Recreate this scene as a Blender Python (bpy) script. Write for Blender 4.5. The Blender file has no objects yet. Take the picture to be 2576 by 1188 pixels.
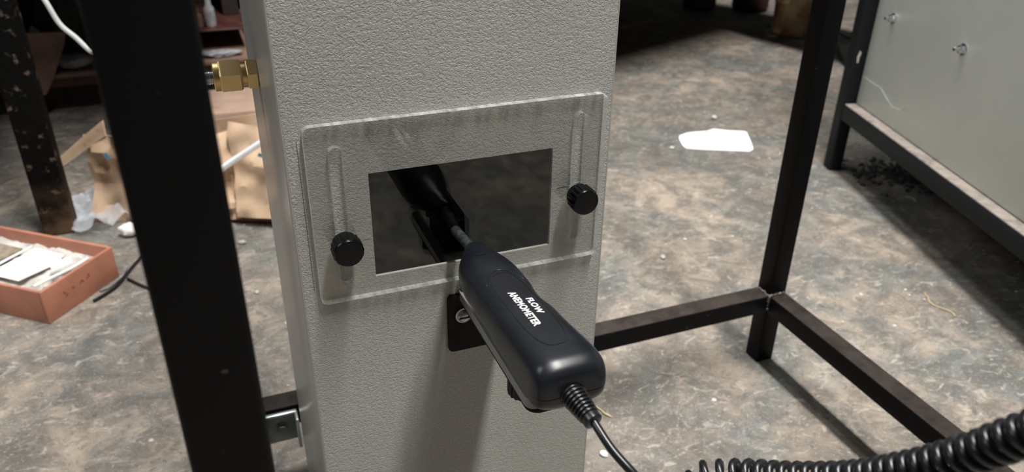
import bpy, bmesh, math, random
from mathutils import Vector, Matrix, noise as mnoise
random.seed(7)
R = math.radians
scene = bpy.context.scene
COL = scene.collection

# ------------------------------------------------------------------ camera
cam_d = bpy.data.cameras.new('camera')
cam = bpy.data.objects.new('camera', cam_d); COL.objects.link(cam); scene.camera = cam
cam_d.sensor_width = 36.0
cam_d.lens = 1996.0 / 2576.0 * 36.0
_p, _r, _y = R(28.4), R(0.9), R(22.0)
_f = Vector((math.sin(_y) * math.cos(_p), math.cos(_y) * math.cos(_p), -math.sin(_p)))
_x0 = Vector((math.cos(_y), -math.sin(_y), 0)); _u0 = _x0.cross(_f)
_x = math.cos(_r) * _x0 + math.sin(_r) * _u0
_u = -math.sin(_r) * _x0 + math.cos(_r) * _u0
_m = Matrix((_x, _u, -_f)).transposed().to_4x4(); _m.translation = Vector((0, 0, .64))
cam.matrix_world = _m
cam_d.clip_start = .01; cam_d.clip_end = 50
cam_d.dof.use_dof = True; cam_d.dof.focus_distance = .46; cam_d.dof.aperture_fstop = 12.5

# ------------------------------------------------------------------ world, light, exposure
w = bpy.data.worlds.new('world'); scene.world = w; w.use_nodes = True
w.node_tree.nodes['Background'].inputs[0].default_value = (.80, .93, 1.0, 1)
w.node_tree.nodes['Background'].inputs[1].default_value = .03

def area(name, loc, sx, sy, power, color, target=None):
    d = bpy.data.lights.new(name, 'AREA'); d.shape = 'RECTANGLE'; d.size = sx; d.size_y = sy
    d.energy = power; d.color = color
    o = bpy.data.objects.new(name, d); COL.objects.link(o); o.location = loc
    if target is not None:
        o.rotation_euler = (Vector(target) - Vector(loc)).to_track_quat('-Z', 'Y').to_euler()
    return o
area('skylight_panel', (.63, -.10, 3.6), .22, 2.4, 275, (1.0, .98, .95))
area('rear_fill_light', (.25, 1.9, 3.5), .3, 1.3, 32, (.97, 1.0, .99))  # added fill lamp that brightens the far floor and cabinet panel
area('side_fill_light', (-3.0, 1.2, 3.4), 1.2, 1.6, 46, (.93, .97, 1.0), (.6, .8, .2))  # invented soft fill from high left, lifts the cabinet's side panel
scene.view_settings.view_transform = 'Standard'
scene.view_settings.look = 'None'
scene.view_settings.gamma = 1.0
scene.view_settings.use_curve_mapping = False
scene.view_settings.exposure = 0.0

# ------------------------------------------------------------------ materials
class NT:
    def __init__(s, name):
        s.m = bpy.data.materials.new(name); s.m.use_nodes = True
        s.t = s.m.node_tree; s.b = s.t.nodes['Principled BSDF']; s.out = s.t.nodes['Material Output']
        s.co = s.n('ShaderNodeTexCoord').outputs['Object']
    def n(s, k, **kw):
        o = s.t.nodes.new(k)
        for a, b in kw.items(): setattr(o, a, b)
        return o
    def l(s, a, b): s.t.links.new(a, b)
    def mapping(s, sc=(1, 1, 1), rot=(0, 0, 0), co=None):
        m = s.n('ShaderNodeMapping'); m.inputs['Scale'].default_value = sc; m.inputs['Rotation'].default_value = rot
        s.l(co or s.co, m.inputs['Vector']); return m.outputs[0]
    def noise(s, scale, detail=3, rough=.55, dist=0, co=None):
        o = s.n('ShaderNodeTexNoise'); o.inputs['Scale'].default_value = scale; o.inputs['Detail'].default_value = detail
        o.inputs['Roughness'].default_value = rough; o.inputs['Distortion'].default_value = dist
        s.l(co or s.co, o.inputs['Vector']); return o.outputs['Fac']
    def ramp(s, fac, stops):
        o = s.n('ShaderNodeValToRGB'); e = o.color_ramp.elements
        while len(e) < len(stops): e.new(.5)
        for i, (p, c) in enumerate(stops):
            e[i].position = p; e[i].color = (c, c, c, 1) if isinstance(c, (int, float)) else (*c, 1)
        s.l(fac, o.inputs[0]); return o.outputs[0]
    def mix(s, fac, a, b, mode='MIX'):
        o = s.n('ShaderNodeMix', data_type='RGBA', blend_type=mode)
        for i, v in ((0, fac), (6, a), (7, b)):
            if isinstance(v, (int, float)): o.inputs[i].default_value = v
            elif isinstance(v, tuple): o.inputs[i].default_value = (*v, 1)
            else: s.l(v, o.inputs[i])
        return o.outputs[2]
    def bump(s, h, strength, dist, prev=None):
        o = s.n('ShaderNodeBump'); o.inputs['Strength'].default_value = strength; o.inputs['Distance'].default_value = dist
        s.l(h, o.inputs['Height'])
        if prev is not None: s.l(prev, o.inputs['Normal'])
        return o.outputs[0]
    def set(s, **kw):
        for k, v in kw.items():
            i = s.b.inputs[k.replace('_', ' ')]
            if isinstance(v, (int, float)): i.default_value = v
            elif isinstance(v, tuple): i.default_value = (*v, 1)
            else: s.l(v, i)
        return s

def simple(name, col, rough=.5, metal=0, var=.15, vscale=40, bump=0, bscale=200, bdist=.0005, col2=None, spec=.5):
    m = NT(name)
    c2 = col2 or tuple(max(0, c * (1 - var * 2)) for c in col)
    f = m.ramp(m.noise(vscale, 4), [(.35, 0.0), (.65, 1.0)])
    m.set(Base_Color=m.mix(f, c2, col), Roughness=rough, Metallic=metal)
    m.b.inputs['Specular IOR Level'].default_value = spec
    if bump: m.set(Normal=m.bump(m.noise(bscale, 3), bump, bdist))
    return m.m

def floor_mat():
    m = NT('worn_concrete')
    big = m.ramp(m.noise(2.6, 6, .62, .6), [(.36, 0.0), (.62, 1.0)])
    c = m.mix(big, (.145, .127, .106), (.37, .30, .235))
    grey = m.ramp(m.noise(5.5, 7, .65, .8, m.mapping((1, 1, 1), (0, 0, .4))), [(.44, 0.0), (.60, 1.0)])
    c = m.mix(grey, c, (.15, .155, .142))
    mid = m.ramp(m.noise(17, 6, .68, 1.2), [(.42, 0.0), (.58, 1.0)])
    c = m.mix(mid, m.mix(.6, c, (.075, .072, .065)), c)
    lt = m.ramp(m.noise(34, 5, .7, 1.5, m.mapping((1, 1.7, 1), (0, 0, .3))), [(.55, 0.0), (.66, .6)])
    c = m.mix(lt, c, (.46, .41, .35))
    # short pale scuffs
    sc = m.ramp(m.noise(150, 4, .65, 2.6), [(.575, 0.0), (.64, .38)])
    c = m.mix(sc, c, (.52, .48, .42))
    dk = m.ramp(m.noise(110, 4, .6, 1.0), [(.33, .55), (.42, 0.0)])
    c = m.mix(dk, c, (.07, .065, .06))
    v = m.n('ShaderNodeTexVoronoi'); v.inputs['Scale'].default_value = 16; m.l(m.co, v.inputs['Vector'])
    sp = m.ramp(v.outputs['Distance'], [(.035, .8), (.055, 0.0)])
    c = m.mix(sp, c, (.62, .58, .52))
    m.set(Base_Color=c, Roughness=m.ramp(m.noise(20, 4), [(.3, .5), (.7, .8)]))
    b = m.bump(m.noise(22, 5, .6), .35, .004)
    b = m.bump(m.noise(230, 4, .65, 1.5), .38, .0008, b)
    m.set(Normal=b); return m.m

def duct_mat(name='textured_grey_paint', strength=.85):
    m = NT(name)
    n1 = m.ramp(m.noise(560, 2.0, .5, .9, m.mapping((1, 1, 1.45))), [(.36, 0.0), (.58, 1.0)])
    n2 = m.noise(6, 3)
    c = m.mix(m.ramp(n2, [(.3, 0.0), (.7, 1.0)]), (.385, .378, .352), (.44, .437, .412))
    m.set(Base_Color=c, Roughness=.42)
    m.b.inputs['Specular IOR Level'].default_value = .5
    b = m.bump(n1, strength, .0003)
    m.set(Normal=m.bump(m.noise(1500, 2), .25, .0002, b)); return m.m

def smooth_paint(name, a, b_, rough=.35, bs=.12):
    m = NT(name)
    c = m.mix(m.ramp(m.noise(9, 4), [(.3, 0.0), (.7, 1.0)]), a, b_)
    m.set(Base_Color=c, Roughness=rough)
    m.set(Normal=m.bump(m.noise(260, 2, .5, .4), bs, .0006)); return m.m

def black_steel(name, dust=.75, base=(.0045, .0045, .005), dustc=(.062, .050, .043)):
    m = NT(name)
    g = m.n('ShaderNodeNewGeometry'); sx = m.n('ShaderNodeSeparateXYZ'); m.l(g.outputs['Normal'], sx.inputs[0])
    up = m.ramp(sx.outputs['Z'], [(.55, 0.0), (.95, 1.0)])
    dn = m.ramp(m.noise(45, 5, .65), [(.3, .45), (.6, 1.0)])
    f = m.mix(1.0, up, dn, 'MULTIPLY')
    f2 = m.n('ShaderNodeMath', operation='MULTIPLY'); m.l(f, f2.inputs[0]); f2.inputs[1].default_value = dust
    speck = m.ramp(m.noise(190, 2, .5), [(.74, 0.0), (.78, .6)])
    c = m.mix(f2.outputs[0], base, dustc)
    c = m.mix(speck, c, (.10, .085, .07))
    m.set(Base_Color=c, Roughness=.5)
    m.b.inputs['Specular IOR Level'].default_value = .09
    m.set(Normal=m.bump(m.noise(300, 3), .12, .0004)); return m.m

def worn_black():
    m = NT('chipped_black_paint')
    f = m.ramp(m.noise(42, 6, .7), [(.575, 0.0), (.63, 1.0)])
    tc = m.n('ShaderNodeSeparateXYZ'); m.l(m.co, tc.inputs[0])
    low = m.ramp(tc.outputs['Z'], [(.0, 1.0), (.10, .0)])
    c = m.mix(f, (.003, .003, .003), (.14, .10, .07))
    c = m.mix(m.mix(1.0, low, m.ramp(m.noise(24, 4), [(.35, .2), (.6, 1.0)]), 'MULTIPLY'), c, (.16, .10, .06))
    m.set(Base_Color=c, Roughness=.7, Normal=m.bump(m.noise(60, 4), .4, .002)); m.b.inputs['Specular IOR Level'].default_value = .1; return m.m

def acrylic(name='clear_acrylic', tint=(.985, .985, .98), edge=False, e0=.30, e1=.80):
    m = NT(name); t = m.t
    t.nodes.remove(m.b)
    tr = m.n('ShaderNodeBsdfTransparent'); tr.inputs[0].default_value = (*tint, 1)
    gl = m.n('ShaderNodeBsdfGlossy'); gl.inputs['Roughness'].default_value = .012 if not edge else .12
    fr = m.n('ShaderNodeFresnel'); ge = m.n('ShaderNodeNewGeometry')   # same index for both sides of the thin sheet
    mr = m.n('ShaderNodeMapRange'); m.l(ge.outputs['Backfacing'], mr.inputs['Value']); mr.inputs['To Min'].default_value = 1.49; mr.inputs['To Max'].default_value = 1 / 1.49
    m.l(mr.outputs[0], fr.inputs[0])
    mx = m.n('ShaderNodeMixShader'); m.l(fr.outputs[0], mx.inputs[0]); m.l(tr.outputs[0], mx.inputs[1]); m.l(gl.outputs[0], mx.inputs[2])
    o = mx.outputs[0]
    if edge:                                     # saw-cut edge: frosted, streaked
        df = m.n('ShaderNodeBsdfTranslucent'); df.inputs[0].default_value = (.88, .90, .89, 1)
        d2 = m.n('ShaderNodeBsdfDiffuse'); d2.inputs[0].default_value = (.80, .82, .81, 1)
        m2 = m.n('ShaderNodeMixShader'); m2.inputs[0].default_value = .5; m.l(df.outputs[0], m2.inputs[1]); m.l(d2.outputs[0], m2.inputs[2])
        m3 = m.n('ShaderNodeMixShader')
        st = m.ramp(m.noise(60, 3, .6, 0, m.mapping((4, 1, 1))), [(.35, e0), (.65, e1)])
        m.l(st, m3.inputs[0]); m.l(o, m3.inputs[1]); m.l(m2.outputs[0], m3.inputs[2]); o = m3.outputs[0]
    m.l(o, m.out.inputs[0]); return m.m

def cardboard(name, a, b_):
    m = NT(name)
    c = m.mix(m.ramp(m.noise(14, 5, .6), [(.3, 0.0), (.7, 1.0)]), a, b_)
    c = m.mix(m.ramp(m.noise(50, 4), [(.62, 0.0), (.72, .5)]), c, tuple(x * .55 for x in a))
    m.set(Base_Color=c, Roughness=.8, Normal=m.bump(m.noise(60, 4), .3, .002)); return m.m

def rubber_black():
    m = NT('black_moulded_plastic')
    c = m.mix(m.ramp(m.noise(60, 4), [(.4, 0.0), (.7, 1.0)]), (.0055, .0068, .0095), (.0085, .0105, .0145))
    c = m.mix(m.ramp(m.noise(900, 2), [(.72, 0.0), (.78, .35)]), c, (.12, .12, .12))
    m.set(Base_Color=c, Roughness=.33, Normal=m.bump(m.noise(2500, 2), .05, .0001))
    m.b.inputs['Specular IOR Level'].default_value = .42
    return m.m

M = dict(
    floor=floor_mat(), duct=duct_mat(), side=smooth_paint('smooth_grey_paint', (.40, .385, .35), (.45, .435, .40), .28, .2),
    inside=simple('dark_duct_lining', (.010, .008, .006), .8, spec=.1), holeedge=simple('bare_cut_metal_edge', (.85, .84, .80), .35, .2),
    steel=black_steel('black_painted_steel'), unitsteel=black_steel('dusty_black_painted_steel', 1.0, (.016, .018, .019), (.36, .31, .27)),
    weld=simple('weld_bead_metal', (.16, .14, .13), .4, .7, bump=.6, bscale=400),
    acr=acrylic(), slotedge=acrylic('clear_slot_edge', (.96, .97, .96), True, .12, .45), acredge=acrylic('frosted_acrylic_edge', (.93, .94, .93), True),
    plastic=rubber_black(), groove=simple('dark_groove', (.003, .003, .003), .8),
    knob=simple('glossy_black_knob_plastic', (.0025, .0025, .003), .26, 0, .1, spec=.22),
    knobedge=simple('worn_knob_ridge', (.05, .05, .055), .25),
    white=simple('white_print_ink', (.80, .78, .74), .6, var=.03), cord=simple('black_cord_jacket', (.009, .010, .012), .3, spec=.5),
    blackpaint=simple('satin_black_bracket', (.004, .004, .004), .5, spec=.12),
    brass=simple('brass', (.80, .58, .28), .44, 1, .06, 30, .1, 300, .0002), thread=simple('bright_threaded_steel', (.72, .74, .76), .22, 1, .1),
    zinc=simple('zinc_plated_steel', (.36, .40, .38), .33, .9, .12, 60, .2, 300), zincedge=simple('bright_zinc_edge', (.80, .86, .84), .35, .7),
    panel=smooth_paint('greenish_grey_panel_paint', (.56, .59, .545), (.62, .64, .59), .42, .2),
    terra=simple('terracotta_plastic', (.52, .215, .135), .5, 0, .1, 25, .1), redink=simple('red_marker', (.35, .05, .03), .6),
    plaster=simple('white_plaster_dust', (.66, .62, .57), .9, 0, .22, 38, .8, 90, .004),
    whitesheet=simple('white_card', (.90, .89, .87), .8, 0, .01), beige=simple('beige_mesh', (.34, .27, .20), .8, 0, .2, 90, .5, 150, .002),
    worn=worn_black(), box=cardboard('kraft_cardboard', (.47, .31, .19), (.58, .42, .29)), boxpink=cardboard('faded_cardboard', (.36, .24, .17), (.46, .32, .24)),
    blue=simple('blue_print', (.08, .26, .36), .7), alu=simple('brushed_aluminium', (.86, .87, .88), .35, .25, .05),
    redsteel=simple('dark_red_painted_steel', (.075, .022, .016), .5, 0, .3, 20, .3, 90), brownplate=simple('brown_primer_plate', (.20, .115, .085), .7, 0, .2, 14, .2, 90),
    darkbrown=simple('plain_dark_brown', (.03, .02, .016), .8, 0, .3, 12), darkcloth=simple('dark_green_cloth', (.018, .024, .02), .8, 0, .3, 30, .5, 60, .004),
    greycloth=simple('grey_rag', (.30, .30, .30), .9, 0, .25, 40, .5, 60, .004), red=simple('red_plastic', (.45, .03, .015), .5),
    motor=simple('dark_blue_black_enamel', (.012, .012, .02), .3), tin=simple('rusty_cream_tin', (.50, .36, .19), .6, 0, .3, 14, .2, 60, col2=(.20, .11, .05)),
    teal=simple('grey_green_plastic', (.16, .22, .19), .5), wood=simple('grimy_bench_wood', (.06, .045, .035), .8), grit=simple('dark_grit', (.05, .047, .045), .9),
    stone=simple('pale_stone', (.62, .58, .52), .8), straw=simple('dry_straw', (.60, .47, .26), .7), rust=simple('rusty_brown_iron', (.06, .02, .014), .6),
)

# ------------------------------------------------------------------ mesh helpers
def obj(name, bm, mat, parent=None, smooth=None):
    me = bpy.data.meshes.new(name)
    bmesh.ops.recalc_face_normals(bm, faces=bm.faces[:]) if bm.faces else None
    bm.to_mesh(me); bm.free()
    for mm in (mat if isinstance(mat, (list, tuple)) else [mat]): me.materials.append(mm)
    if smooth is not None:
        me.polygons.foreach_set('use_smooth', [True] * len(me.polygons))
        if smooth < 180: me.set_sharp_from_angle(angle=R(smooth))
    o = bpy.data.objects.new(name, me); COL.objects.link(o)
    if parent is not None: o.parent = parent
    return o
def thing(name, label, cat, loc=(0, 0, 0), rz=0, group=None):
    o = bpy.data.objects.new(name, None); COL.objects.link(o); o.location = loc; o.rotation_euler = (0, 0, rz)
    o.empty_display_size = .02
    o['label'] = label; o['category'] = cat
    if group: o['group'] = group
    return o
def tag(o, label, cat, group=None, kind=None):
    o['label'] = label; o['category'] = cat
    if group: o['group'] = group
    if kind: o['kind'] = kind
    return o
def bx(bm, x0, x1, y0, y1, z0, z1, bev=0, seg=2, mat=0, M4=None):
    b = bmesh.new()
    bmesh.ops.create_cube(b, size=1, matrix=Matrix.Translation(((x0 + x1) / 2, (y0 + y1) / 2, (z0 + z1) / 2)) @ Matrix.Diagonal((x1 - x0, y1 - y0, z1 - z0, 1)))
    if bev: bmesh.ops.bevel(b, geom=b.edges[:] + b.verts[:], offset=bev, segments=seg, affect='EDGES', profile=.5)
    if M4 is not None: b.transform(M4)
    for f in b.faces: f.material_index = mat
    merge(bm, b)
def merge(bm, b):
    me = bpy.data.meshes.new('tmp'); b.to_mesh(me); b.free(); bm.from_mesh(me); bpy.data.meshes.remove(me)
def box(name, mat, parent, *a, bev=.001, **k):
    bm = bmesh.new(); bx(bm, *a, bev=bev, **k); return obj(name, bm, mat, parent, 40)
def lathe(bm, prof, seg=32, M4=None, mat=0, rib=None):
    """prof: [(r, h)] revolved about local Z; closed with caps"""
    b = bmesh.new(); rings = []
    for r, h in prof:
        ring = []
        for i in range(seg):
            a = 2 * math.pi * i / seg; rr = r
            if rib: rr = r * rib(i, h)
            ring.append(b.verts.new((rr * math.cos(a), rr * math.sin(a), h)))
        rings.append(ring)
    for A, B in zip(rings, rings[1:]):
        for i in range(seg): b.faces.new((A[i], A[(i + 1) % seg], B[(i + 1) % seg], B[i]))
    b.faces.new(rings[0][::-1]); b.faces.new(rings[-1])
    for f in b.faces: f.material_index = mat
    if M4 is not None: b.transform(M4)
    merge(bm, b)
def axis(p, d):
    return Matrix.Translation(p) @ Vector(d).normalized().to_track_quat('Z', 'Y').to_matrix().to_4x4()
def catmull(pts, n=8):
    P = [Vector(p) for p in pts]; P = [2 * P[0] - P[1]] + P + [2 * P[-1] - P[-2]]; out = []
    for i in range(1, len(P) - 2):
        a, b, c, d = P[i - 1:i + 3]
        for k in range(n):
            t = k / n
            out.append(.5 * ((2 * b) + (c - a) * t + (2 * a - 5 * b + 4 * c - d) * t * t + (3 * b - a - 3 * c + d) * t ** 3))
    out.append(P[-2]); return out
def tube(bm, pts, r, seg=10, mat=0):
    """sweep a circle along pts with parallel transport"""
    n = len(pts); T = [(pts[min(i + 1, n - 1)] - pts[max(i - 1, 0)]).normalized() for i in range(n)]
    up = Vector((0, 0, 1)) if abs(T[0].z) < .9 else Vector((1, 0, 0))
    N = (up - T[0] * up.dot(T[0])).normalized(); rings = []
    for i in range(n):
        if i: N = (N - T[i] * N.dot(T[i])).normalized()
        Bn = T[i].cross(N); rr = r[i] if isinstance(r, (list, tuple)) else r
        rings.append([bm.verts.new(pts[i] + rr * (math.cos(2 * math.pi * k / seg) * N + math.sin(2 * math.pi * k / seg) * Bn)) for k in range(seg)])
    for A, B in zip(rings, rings[1:]):
        for k in range(seg):
            f = bm.faces.new((A[k], A[(k + 1) % seg], B[(k + 1) % seg], B[k])); f.material_index = mat
    bm.faces.new(rings[0][::-1]); bm.faces.new(rings[-1])
def prism(bm, poly, z0, z1, M4=None, mat=0):
    b = bmesh.new()
    lo = [b.verts.new((x, y, z0)) for x, y in poly]; hi = [b.verts.new((x, y, z1)) for x, y in poly]
    b.faces.new(lo[::-1]); b.faces.new(hi); n = len(poly)
    for i in range(n): b.faces.new((lo[i], lo[(i + 1) % n], hi[(i + 1) % n], hi[i]))
    for f in b.faces: f.material_index = mat
    if M4 is not None: b.transform(M4)
    merge(bm, b)
def crumple(bm, amp, scale, seed=0, keep_floor=True):
    for v in bm.verts:
        n = mnoise.noise_vector(v.co * scale + Vector((seed, seed * 1.7, 0))) * amp
        n += mnoise.noise_vector(v.co * scale * 3 + Vector((seed, 0, 5))) * amp * .35
        z = v.co.z; v.co += n
        if keep_floor and v.co.z < .0005: v.co.z = .0005
def lump(name, mat, loc, size, seed, amp=.3, sub=3, parent=None, flat=True, rz=0):
    bm = bmesh.new(); bmesh.ops.create_icosphere(bm, subdivisions=sub, radius=1)
    for v in bm.verts:
        v.co *= 1 + amp * mnoise.noise(v.co * 1.7 + Vector((seed, 3, seed))) + amp * .5 * mnoise.noise(v.co * 4 + Vector((seed, 3, 1)))
    bm.transform(Matrix.Rotation(rz, 4, 'Z') @ Matrix.Diagonal((size[0], size[1], size[2], 1)))
    zmin = min(v.co.z for v in bm.verts)
    for v in bm.verts: v.co.z -= zmin * .98
    o = obj(name, bm, mat, parent, None if not flat else 50); o.location = loc; return o

# ------------------------------------------------------------------ floor
bm = bmesh.new(); bx(bm, -4.5, 6, -3, 7, -.1, 0)
fl = obj('floor', bm, M['floor']); fl['kind'] = 'structure'
bm = bmesh.new(); bx(bm, -4.6, 6.1, 7, 7.15, -.1, 3.2)
o = obj('wall_back', bm, simple('grimy_plaster_wall', (.22, .19, .16), .9)); o['kind'] = 'structure'

# ------------------------------------------------------------------ black frame of square tube
TB = .025
fr = thing('steel_frame', 'black square tube steel frame surrounding the grey duct, dusty low rails', 'frame')
def frame_part(name, *a): return box(name, M['steel'], fr, *a, bev=.0022, seg=3)
frame_part('post', -.024, .001, .209, .234, 0, 1.25)
frame_part('post', .617, .642, .660, .685, 0, 1.25)
frame_part('post', -.024, .001, .660, .685, 0, 1.25)
frame_part('post', .617, .642, .209, .234, 0, 1.25)
frame_part('rail', .001, .617, .660, .685, .079, .104)
frame_part('rail', .617, .642, .234, .660, .079, .104)
frame_part('rail', -.024, .001, .234, .660, .079, .104)
bm = bmesh.new()
for k in range(26):
    s = k / 25
    if k < 10: p = Vector((.617 - .001, .660 + .022 * s * 2.5, .1045))
    elif k < 20: p = Vector((.617 + .025 * (k - 10) / 10, .6592, .1045))
    else: p = Vector((.6162, .6592, .1045 - .022 * (k - 20) / 6))
    p += Vector((random.uniform(-1, 1), random.uniform(-1, 1), random.uniform(-1, 1))) * .0008
    bmesh.ops.create_icosphere(bm, subdivisions=1, radius=random.uniform(.0016, .0028), matrix=Matrix.Translation(p))
obj('weld_bead', bm, M['weld'], fr, 180)

# ------------------------------------------------------------------ grey duct with hole
FY, DB = .4136, .6136
X0, X1 = .0332, .2332
WX0, WX1, WZ0, WZ1 = .0783, .1934, .3874, .4556
du = thing('air_duct', 'grey textured sheet metal duct standing upright, with a rectangular opening', 'duct')
TK = .0022; ZT = 1.15
def plate_with_hole(bm, x0, x1, z0, z1, hx0, hx1, hz0, hz1, y0, y1):
    xs = [x0, hx0, hx1, x1]; zs = [z0, hz0, hz1, z1]
    V = {}
    for yi, y in enumerate((y0, y1)):
        for i, x in enumerate(xs):
            for j, z in enumerate(zs): V[i, j, yi] = bm.verts.new((x, y, z))
    for i in range(3):
        for j in range(3):
            if (i, j) == (1, 1): continue
            bm.faces.new((V[i, j, 0], V[i + 1, j, 0], V[i + 1, j + 1, 0], V[i, j + 1, 0]))
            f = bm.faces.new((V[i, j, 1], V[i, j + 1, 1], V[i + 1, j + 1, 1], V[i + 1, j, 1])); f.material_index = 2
    for (a, b) in (((1, 1), (2, 1)), ((2, 1), (2, 2)), ((2, 2), (1, 2)), ((1, 2), (1, 1))):
        f = bm.faces.new((V[a[0], a[1], 0], V[b[0], b[1], 0], V[b[0], b[1], 1], V[a[0], a[1], 1])); f.material_index = 1
    for k in range(3):
        for a, b in (((k, 0), (k + 1, 0)), ((k, 3), (k + 1, 3)), ((0, k), (0, k + 1)), ((3, k), (3, k + 1))):
            bm.faces.new((V[a[0], a[1], 0], V[b[0], b[1], 0], V[b[0], b[1], 1], V[a[0], a[1], 1]))
bm = bmesh.new(); plate_with_hole(bm, X0 + .0015, X1 - .0015, .002, ZT, WX0, WX1, WZ0, WZ1, FY, FY + TK)
obj('front_panel', bm, [M['duct'], M['holeedge'], M['inside']], du)
def side(name, x0, x1, inner):
    bm = bmesh.new(); bx(bm, x0, x1, FY, DB, .002, ZT, bev=.0014, seg=3)
    bm.normal_update()
    for f in bm.faces:
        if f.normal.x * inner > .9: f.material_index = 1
    return obj(name, bm, [M['side'], M['inside']], du, 40)
side('side_panel', X0, X0 + TK, 1)
side('side_panel', X1 - TK, X1, -1)
bm = bmesh.new(); bx(bm, X0 + TK, X1 - TK, DB - TK, DB - .0001, .002, ZT)
for f in bm.faces:
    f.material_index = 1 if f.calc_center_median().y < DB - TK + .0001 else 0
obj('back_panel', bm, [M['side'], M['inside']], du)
for z0, z1 in ((ZT - .004, ZT - .001), (.002, .004)):
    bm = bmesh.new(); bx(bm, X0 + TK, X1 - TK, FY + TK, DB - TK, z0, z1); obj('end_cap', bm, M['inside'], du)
# thin pencil marks beside the opening
pencil = simple('pencil_line', (.12, .11, .10), .8)
for a in ((.1975, .2050, .4275, .4279), (.0725, .0765, .4135, .4138), (.0408, .0411, .385, .48), (.2272, .22745, .40, .424)):
    bm = bmesh.new(); bx(bm, a[0], a[1], FY - .00012, FY, a[2], a[3]); obj('pencil_mark', bm, pencil, du)

# ------------------------------------------------------------------ clear cover plate with two slots
PF = .4086
def rounded_rect(x0, x1, z0, z1, r, n=6):
    pts = []
    for cx, cz, a0 in ((x1 - r, z1 - r, 0), (x0 + r, z1 - r, 90), (x0 + r, z0 + r, 180), (x1 - r, z0 + r, 270)):
        for k in range(n + 1):
            a = R(a0 + 90 * k / n); pts.append((cx + r * math.cos(a), cz + r * math.sin(a)))
    return pts
def slab_with_slots(bm, outer, slots, y0, y1):
    """outer and slots are loops (x, z); faces filled by triangulation; sides get material 1"""
    eds = []; loops = []
    for lp in [outer] + slots:
        vs = [bm.verts.new((x, y0, z)) for x, z in lp]; loops.append(vs)
        eds += [bm.edges.new((vs[i], vs[(i + 1) % len(vs)])) for i in range(len(vs))]
    r = bmesh.ops.triangle_fill(bm, edges=eds, use_beauty=True, use_dissolve=False)
    faces = [g for g in r['geom'] if isinstance(g, bmesh.types.BMFace)]
    # drop triangles that fell inside a slot
    def inside(c, lp):
        s = False; n = len(lp)
        for i in range(n):
            (xa, za), (xb, zb) = lp[i], lp[(i + 1) % n]
            if (za > c[1]) != (zb > c[1]) and c[0] < (xb - xa) * (c[1] - za) / (zb - za) + xa: s = not s
        return s
    bad = [f for f in faces if any(inside((f.calc_center_median().x, f.calc_center_median().z), s) for s in slots)]
    bmesh.ops.delete(bm, geom=bad, context='FACES_ONLY'); faces = [f for f in faces if f.is_valid]
    back = {}
    for lp in loops:
        for v in lp: back[v] = bm.verts.new((v.co.x, y1, v.co.z))
    for f in faces: bm.faces.new([back[v] for v in f.verts][::-1])
    for lp in loops:
        n = len(lp)
        for i in range(n):
            a, b = lp[i], lp[(i + 1) % n]
            f = bm.faces.new((a, b, back[b], back[a])); f.material_index = 1 if lp is loops[0] else 2
PX0, PX1, PZ0, PZ1 = .0440, .2263, .3768, .4886
bm = bmesh.new()
slots = [rounded_rect(.0567, .0642, .3880, .4755, .0037), rounded_rect(.2063, .2138, .3885, .4780, .0037)]
slab_with_slots(bm, rounded_rect(PX0, PX1, PZ0, PZ1, .004), slots, PF, FY - .0002)
o = obj('cover_plate', bm, [M['acr'], M['acredge'], M['slotedge']])
tag(o, 'clear acrylic cover plate with two slots over the dark duct opening', 'plate')

# ------------------------------------------------------------------ thumb knobs
def knob(x, z, label, grp='black ribbed thumb knobs clamping the clear plate'):
    t = thing('thumb_knob', label, 'knob', (x, PF, z), 0, grp)
    Mx = axis((0, 0, 0), (0, -1, 0))
    bm = bmesh.new()
    lathe(bm, [(.0062, .0002), (.0078, .0008), (.0080, .0035)], 40, Mx)
    obj('collar', bm, M['knob'], t, 40)
    bm = bmesh.new(); N = 72
    rib = lambda i, h: 1.0 if (i % 4) in (0, 1) else .945
    lathe(bm, [(.0086, .0036), (.0090, .0040), (.0090, .0118), (.0087, .0126)], N, Mx, 0, rib)
    lathe(bm, [(.0086, .0112), (.0086, .0128), (.0080, .0137), (.0060, .0140), (.0020, .01405)], N, Mx)
    obj('ribbed_cap', bm, M['knob'], t, 35)
    bm = bmesh.new(); lathe(bm, [(.0025, -.0045), (.0025, .0003)], 16, Mx); obj('stud', bm, M['thread'], t, 40)
    return t
knob(.0606, .4165, 'black ribbed thumb knob in the left slot of the clear plate')
knob(.2093, .4238, 'black ribbed thumb knob in the right slot of the clear plate')

# ------------------------------------------------------------------ holder: black angle, acrylic shelf, cradle, screw, knob
ho = thing('probe_holder', 'black angle bracket with clear acrylic shelf below the flow probe', 'bracket')
def rr_prism(name, mat, parent, x0, x1, a0, a1, r, c0, c1, plane, front=1):
    """rounded rect extruded; plane 'xz' along y from c0..c1, 'xy' along z"""
    poly = rounded_rect(x0, x1, a0, a1, r)
    bm = bmesh.new(); prism(bm, poly, c0, c1)
    if plane == 'xz': bm.transform(Matrix(((1, 0, 0, 0), (0, 0, 1, 0), (0, 1, 0, 0), (0, 0, 0, 1))))
    return obj(name, bm, mat, parent)
rr_prism('wall_flange', M['blackpaint'], ho, .1224, .1655, .3196, .3640, .004, FY - .002, FY - .0002, 'xz')
rr_prism('shelf_plate', M['blackpaint'], ho, .1290, .1640, .2910, FY - .001, .007, .3620, .3640, 'xy')
bm = bmesh.new(); prism(bm, rounded_rect(.1286, .1640, .2920, FY - .003, .006), .3641, .3701); bm.normal_update()
for f in bm.faces:
    if abs(f.normal.z) < .5: f.material_index = 1
shelfacr = NT('milky_acrylic'); shelfacr.set(Base_Color=(.30, .29, .26), Roughness=.2)
shelfacr.b.inputs['Transmission Weight'].default_value = .35
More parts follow.
